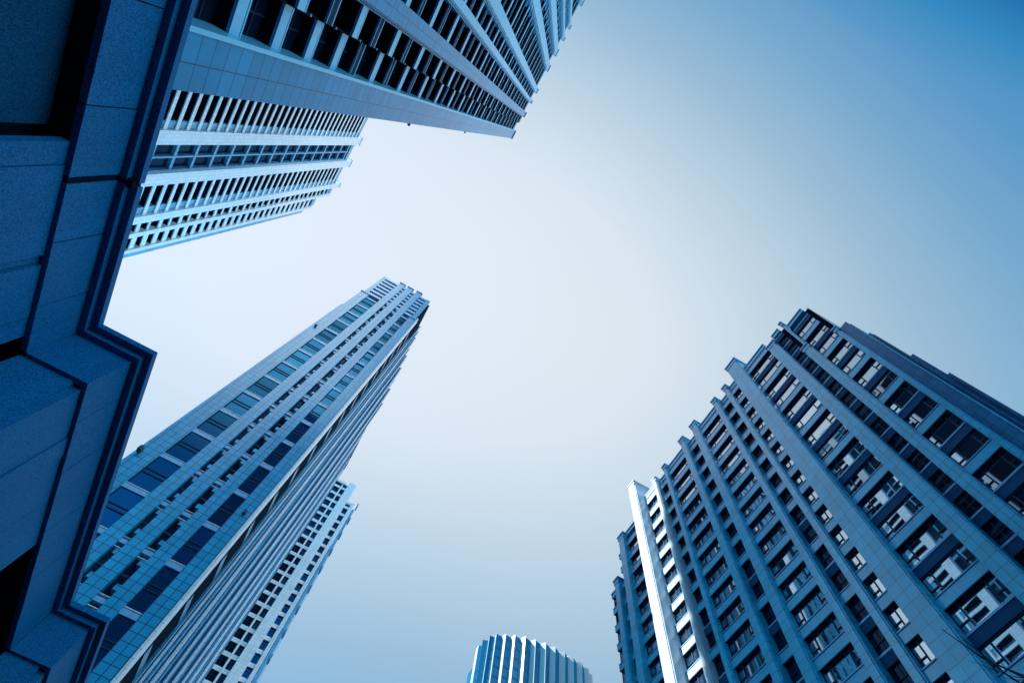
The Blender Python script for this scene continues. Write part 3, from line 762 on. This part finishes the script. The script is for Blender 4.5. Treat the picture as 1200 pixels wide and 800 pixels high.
# ------------------------------------------------------------------ F: far curved glass tower with folded white fins
def build_fan_tower():
    H = 165.0
    tops = [(0.3914, 1.0535), (0.3912, 1.0315), (0.3986, 1.0109), (0.4095, 0.9973), (0.4290, 0.9872), (0.4485, 0.9771), (0.4708, 0.9682), (0.4951, 0.9626),
            (0.5193, 0.9570), (0.5439, 0.9559), (0.5699, 0.9570), (0.5943, 0.9593), (0.6202, 0.9639), (0.6430, 0.9707), (0.6594, 0.9821)]
    pts = [Vector((x * H, y * H)) for x, y in tops]
    ctr = Vector((0.535 * H, 1.06 * H))
    B = thing('glass_tower', 'distant round glass tower with folded white fins, alone at the bottom of the view', 'building', (ctr.x, ctr.y, 0), 0)
    rel = [p - ctr for p in pts]
    zt = H + CAM_Z
    core = MB()
    ring = [(p * 0.90) for p in rel]
    back = [Vector((0.125 * H, 0.06 * H)), Vector((0.0, 0.12 * H)), Vector((-0.13 * H, 0.07 * H))]
    core.prism([(p.x, p.y) for p in ring + back], 0, zt - 3.0)
    part('wall', core, MT['g_f'], B)
    def valley(i):
        f_ = i / (len(rel) - 2)
        p = rel[i].lerp(rel[i + 1], 0.34 + 0.40 * f_)
        return p - p.normalized() * (1.7 - 0.7 * f_)
    for i in range(len(rel)):
        tip = rel[i]
        v0 = valley(i - 1) if i else tip + Vector((0.2, 2.6))
        v1 = valley(i) if i < len(rel) - 1 else tip + Vector((-0.6, 2.4))
        i0 = v0 * 0.975; i1 = v1 * 0.975; it = tip * 0.955
        part('fin', MB().prism([(v0.x, v0.y), (tip.x, tip.y), (it.x, it.y), (i0.x, i0.y)], 0, zt), MT['f_white'], B)
        part('glass_strip', MB().prism([(tip.x * 0.997, tip.y * 0.997), (v1.x, v1.y), (i1.x, i1.y), (it.x, it.y)], 0, zt - 0.4), MT['g_f'], B)
    return B

# ------------------------------------------------------------------ W: the near granite building
def build_granite():
    B = thing('granite_building', 'near dark granite building with stepped moulded cornice, close overhead at left', 'building', (-5.0, 0, 0), 0)
    z = lambda r: r + CAM_Z
    path = [(-5.0, -14.0), (-5.0, 5.8), (-4.07, 5.8), (-4.07, 11.8), (-3.3, 11.8), (-3.3, 24.0)]
    def off(o):
        return [(x + 5.0 - o, y + (o if i in (1, 2, 3, 4) else 0)) for i, (x, y) in enumerate(path)]
    def ring(o, z0, z1, thick, mat, name, parent=B, seg=None):
        a = off(o); c = off(o + thick)
        mb = MB()
        n = len(a)
        for i in range(n - 1):
            if seg is not None and i not in seg: continue
            mb.prism([a[i], a[i + 1], c[i + 1], c[i]], z(z0), z(z1))
        return mb
    def whole(o, z0, z1, cut=False):
        a = off(o)
        if not cut: return MB().prism(a + [(-7.5, 24.0), (-7.5, -14.0)], z(z0), z(z1))
        # a movement joint cuts through the mouldings
        mb = MB().prism([a[0], (a[0][0], 3.335), (-7.5, 3.335), (-7.5, -14.0)], z(z0), z(z1))
        return mb.prism([(a[0][0], 3.40)] + a[1:] + [(-7.5, 24.0), (-7.5, 3.40)], z(z0), z(z1))
    # cornice: two projecting mouldings
    part('cornice', whole(0.0, 7.75, 7.86, True), MT['granite'], B)
    part('moulding', whole(0.116, 7.648, 7.749, True), MT['granite'], B)
    part('joint_filler', MB().box(-2.5, -0.03, 3.30, 3.43, z(7.66), z(7.84)).box(-2.5, -0.15, 3.3, 3.43, z(7.652), z(7.66)), MT['dark'], B)
    # frieze of large slabs with open joints
    a = off(0.22); back = off(1.2)
    joints = {0: [-12.9, -11.8, -10.7, -9.6, -8.5, -7.4, -6.3, -5.2, -4.1, -3.0, -1.9, -0.85, 0.05, 1.02, 2.35, 3.33, 4.25, 5.25], 2: [6.75, 7.75, 9.05, 10.2, 11.2], 4: [13.0, 14.2, 15.4, 16.8, 18.2, 20.0]}
    zb, zt = 6.786, 7.648
    part('frieze_backing', whole(0.235, zb + 0.01, zt), MT['dark'], B)
    gap = 0.018
    for i in range(5):
        (x0, y0), (x1, y1) = a[i], a[i + 1]
        if i % 2 == 0:
            ys = [y0] + [j for j in joints[i] if y0 + 0.2 < j < y1 - 0.2] + [y1]
            for p, q in zip(ys, ys[1:]):
                g0 = 0.04 if abs(p - 3.33) < 0.01 else gap / 2; g1 = 0.03 if abs(q - 3.33) < 0.01 else gap / 2
                lo = p + (g0 + (0.03 if g0 == 0.04 else 0) if p != y0 else 0.0); hi = q - (g1 if q != y1 else 0.0)
                part('frieze_slab', MB().box(x0 - 0.10, x0 + random.uniform(-0.003, 0.003), lo, hi, z(zb), z(zt) - 0.002), MT['granite'], B)
        else:
            part('frieze_slab', MB().box(x0 + 0.004, x1 - 0.101, y0, y0 + 0.10, z(zb), z(zt) - 0.002), MT['granite'], B)
    # wall below: slabs set back under the frieze, with piers, a ledge and deep window recesses
    part('wall', whole(0.72, -CAM_Z, zb), MT['dark'], B)
    ws = MB()
    def slab(seg, p, q, z0, z1, o=0.30, mb=ws):
        pts = off(o)
        (x0, y0), (x1, y1) = pts[seg], pts[seg + 1]
        if seg % 2 == 0: mb.box(x0 - 0.12, x0, p, q, z(z0), z(z1))
        else: mb.box(p, q, y0, y0 + 0.12, z(z0), z(z1))
    zt = zb - 0.0
    names = [('wall_slab', 0, 2.95, 3.39, 0.0, zt, 0.30), ('wall_slab', 0, 3.44, 4.80, -1.4, zt, 0.29), ('pier', 0, 2.62, 2.92, -1.4, zt, 0.27), ('wall_slab', 0, 4.92, 5.60, -1.4, zt, 0.31)]
    # y positions at the wall plane: recess up to 2.85, band, flush slabs, band, then the window recess
    W_ = []
    W_.append(('pier', 0, 2.86, 3.16, 0.30)); W_.append(('wall_slab', 0, 3.175, 4.46, 0.29)); W_.append(('pier', 0, 4.50, 4.60, 0.34)); W_.append(('wall_slab', 0, 4.62, 5.45, 0.29))
    W_.append(('pier', 0, 5.47, 5.78, 0.30))
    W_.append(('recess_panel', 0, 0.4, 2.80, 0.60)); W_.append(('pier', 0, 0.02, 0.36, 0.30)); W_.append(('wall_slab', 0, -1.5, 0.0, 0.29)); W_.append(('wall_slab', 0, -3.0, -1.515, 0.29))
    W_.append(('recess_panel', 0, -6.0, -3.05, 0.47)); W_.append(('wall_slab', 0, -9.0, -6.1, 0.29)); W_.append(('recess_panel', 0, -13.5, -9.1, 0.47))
    W_.append(('wall_slab', 2, 6.17, 7.05, 0.29)); W_.append(('pier', 2, 7.07, 7.42, 0.27)); W_.append(('wall_slab', 2, 7.44, 8.35, 0.29)); W_.append(('wall_slab', 2, 8.36, 9.35, 0.29))
    W_.append(('wall_slab', 4, 12.2, 14.0, 0.29)); W_.append(('wall_slab', 4, 16.5, 22.0, 0.29))
    for nm, seg, p, q, o in W_:
        mb = MB(); slab(seg, p, q, -CAM_Z, zt, o, mb); part(nm, mb, MT['granite_shade'] if nm == 'recess_panel' else MT['granite'], B)
    mb = MB(); pts = off(0.29)
    mb.box(pts[1][0] + 0.0, pts[2][0] - 0.12, pts[1][1], pts[1][1] + 0.12, z(-CAM_Z), z(zt)); part('wall_slab', mb, MT['granite'], B)
    mb = MB().box(pts[3][0], pts[4][0] - 0.12, pts[3][1], pts[3][1] + 0.12, z(-CAM_Z), z(zt)); part('wall_slab', mb, MT['granite'], B)
    # windows in the recesses
    for seg, p, q in ((2, 9.4, 11.9), (4, 14.1, 16.4)):
        pts = off(0.66)
        mb = MB().box(pts[seg][0] - 0.05, pts[seg][0], p, q, z(1.0), z(zt) - 0.25)
        o = part('window', mb, MT['g_u'], B)
        fr = MB()
        for yv in (p, (p + q) / 2 - 0.03, q - 0.06): fr.box(pts[seg][0] + 0.002, pts[seg][0] + 0.06, yv, yv + 0.06, z(1.0), z(zt) - 0.3)
        part('frame', fr, MT['frame'], o)
    return B

# ------------------------------------------------------------------ bare tree by the right-hand block
def build_tree():
    base = Vector((10.4, 1.5, 0.0))
    B = thing('bare_tree', 'bare leafless tree whose thin dark twigs cross the lower right of the office block', 'tree', base, 0)
    rnd = random.Random(3)
    trunk = MB().tube([(0, 0, -0.1), (0.05, 0.02, 1.5), (0.0, 0.1, 3.2), (0.1, 0.2, 5.0), (0.05, 0.35, 6.2)], [0.16, 0.13, 0.10, 0.075, 0.05], 9)
    part('trunk', trunk, MT['bark'], B)
    def limb(start, target, r, twigs=9, sub=0.9):
        mb = MB()
        s = Vector(start); e = Vector(target)
        n = 9; pts = []
        for i in range(n):
            f_ = i / (n - 1)
            p = s.lerp(e, f_) + Vector((rnd.uniform(-.06, .06), rnd.uniform(-.06, .06), rnd.uniform(-.05, .05) + 0.35 * math.sin(f_ * math.pi) * 0.3))
            pts.append(p)
        mb.tube(pts, [r * (1 - 0.9 * i / (n - 1)) + 0.003 for i in range(n)], 6)
        for k in range(twigs):
            i = rnd.randint(2, n - 2)
            d = (pts[i + 1] - pts[i]).normalized()
            sd = (d + Vector((rnd.uniform(-.8, .8), rnd.uniform(-.8, .8), rnd.uniform(-.2, .8)))).normalized()
            L = rnd.uniform(0.3, sub)
            q = [pts[i]]
            for j in range(4):
                sd = (sd + Vector((rnd.uniform(-.25, .25), rnd.uniform(-.25, .25), rnd.uniform(-.1, .25)))).normalized()
                q.append(q[-1] + sd * L / 4)
            mb.tube(q, [0.007, 0.006, 0.005, 0.004, 0.003], 5)
        return part('branch', mb, MT['bark'], B)
    ray = lambda d, t: Vector((d[0] * t, d[1] * t, d[2] * t + CAM_Z)) - base
    limb((0.0, 0.1, 3.2), ray((0.752, 0.272, 0.600), 12.5), 0.045, 12, 0.8)
    limb((0.08, 0.15, 4.4), ray((0.737, 0.278, 0.616), 13.2), 0.04, 12, 0.8)
    limb((0.05, 0.35, 6.2), ray((0.770, 0.268, 0.578), 13.0), 0.03, 9, 0.7)
    limb((0.0, 0.1, 3.0), (1.6, -0.9, 6.4), 0.05, 9); limb((0.05, 0.1, 3.8), (-0.6, -1.5, 6.6), 0.045, 9)
    limb((0.1, 0.2, 5.0), (1.4, 0.2, 7.4), 0.04, 9)
    return B

build_right_block()
build_left_tower()
build_pale_tower()
build_overhead_tower()
build_slab_block()
build_fan_tower()
build_granite()
build_tree()
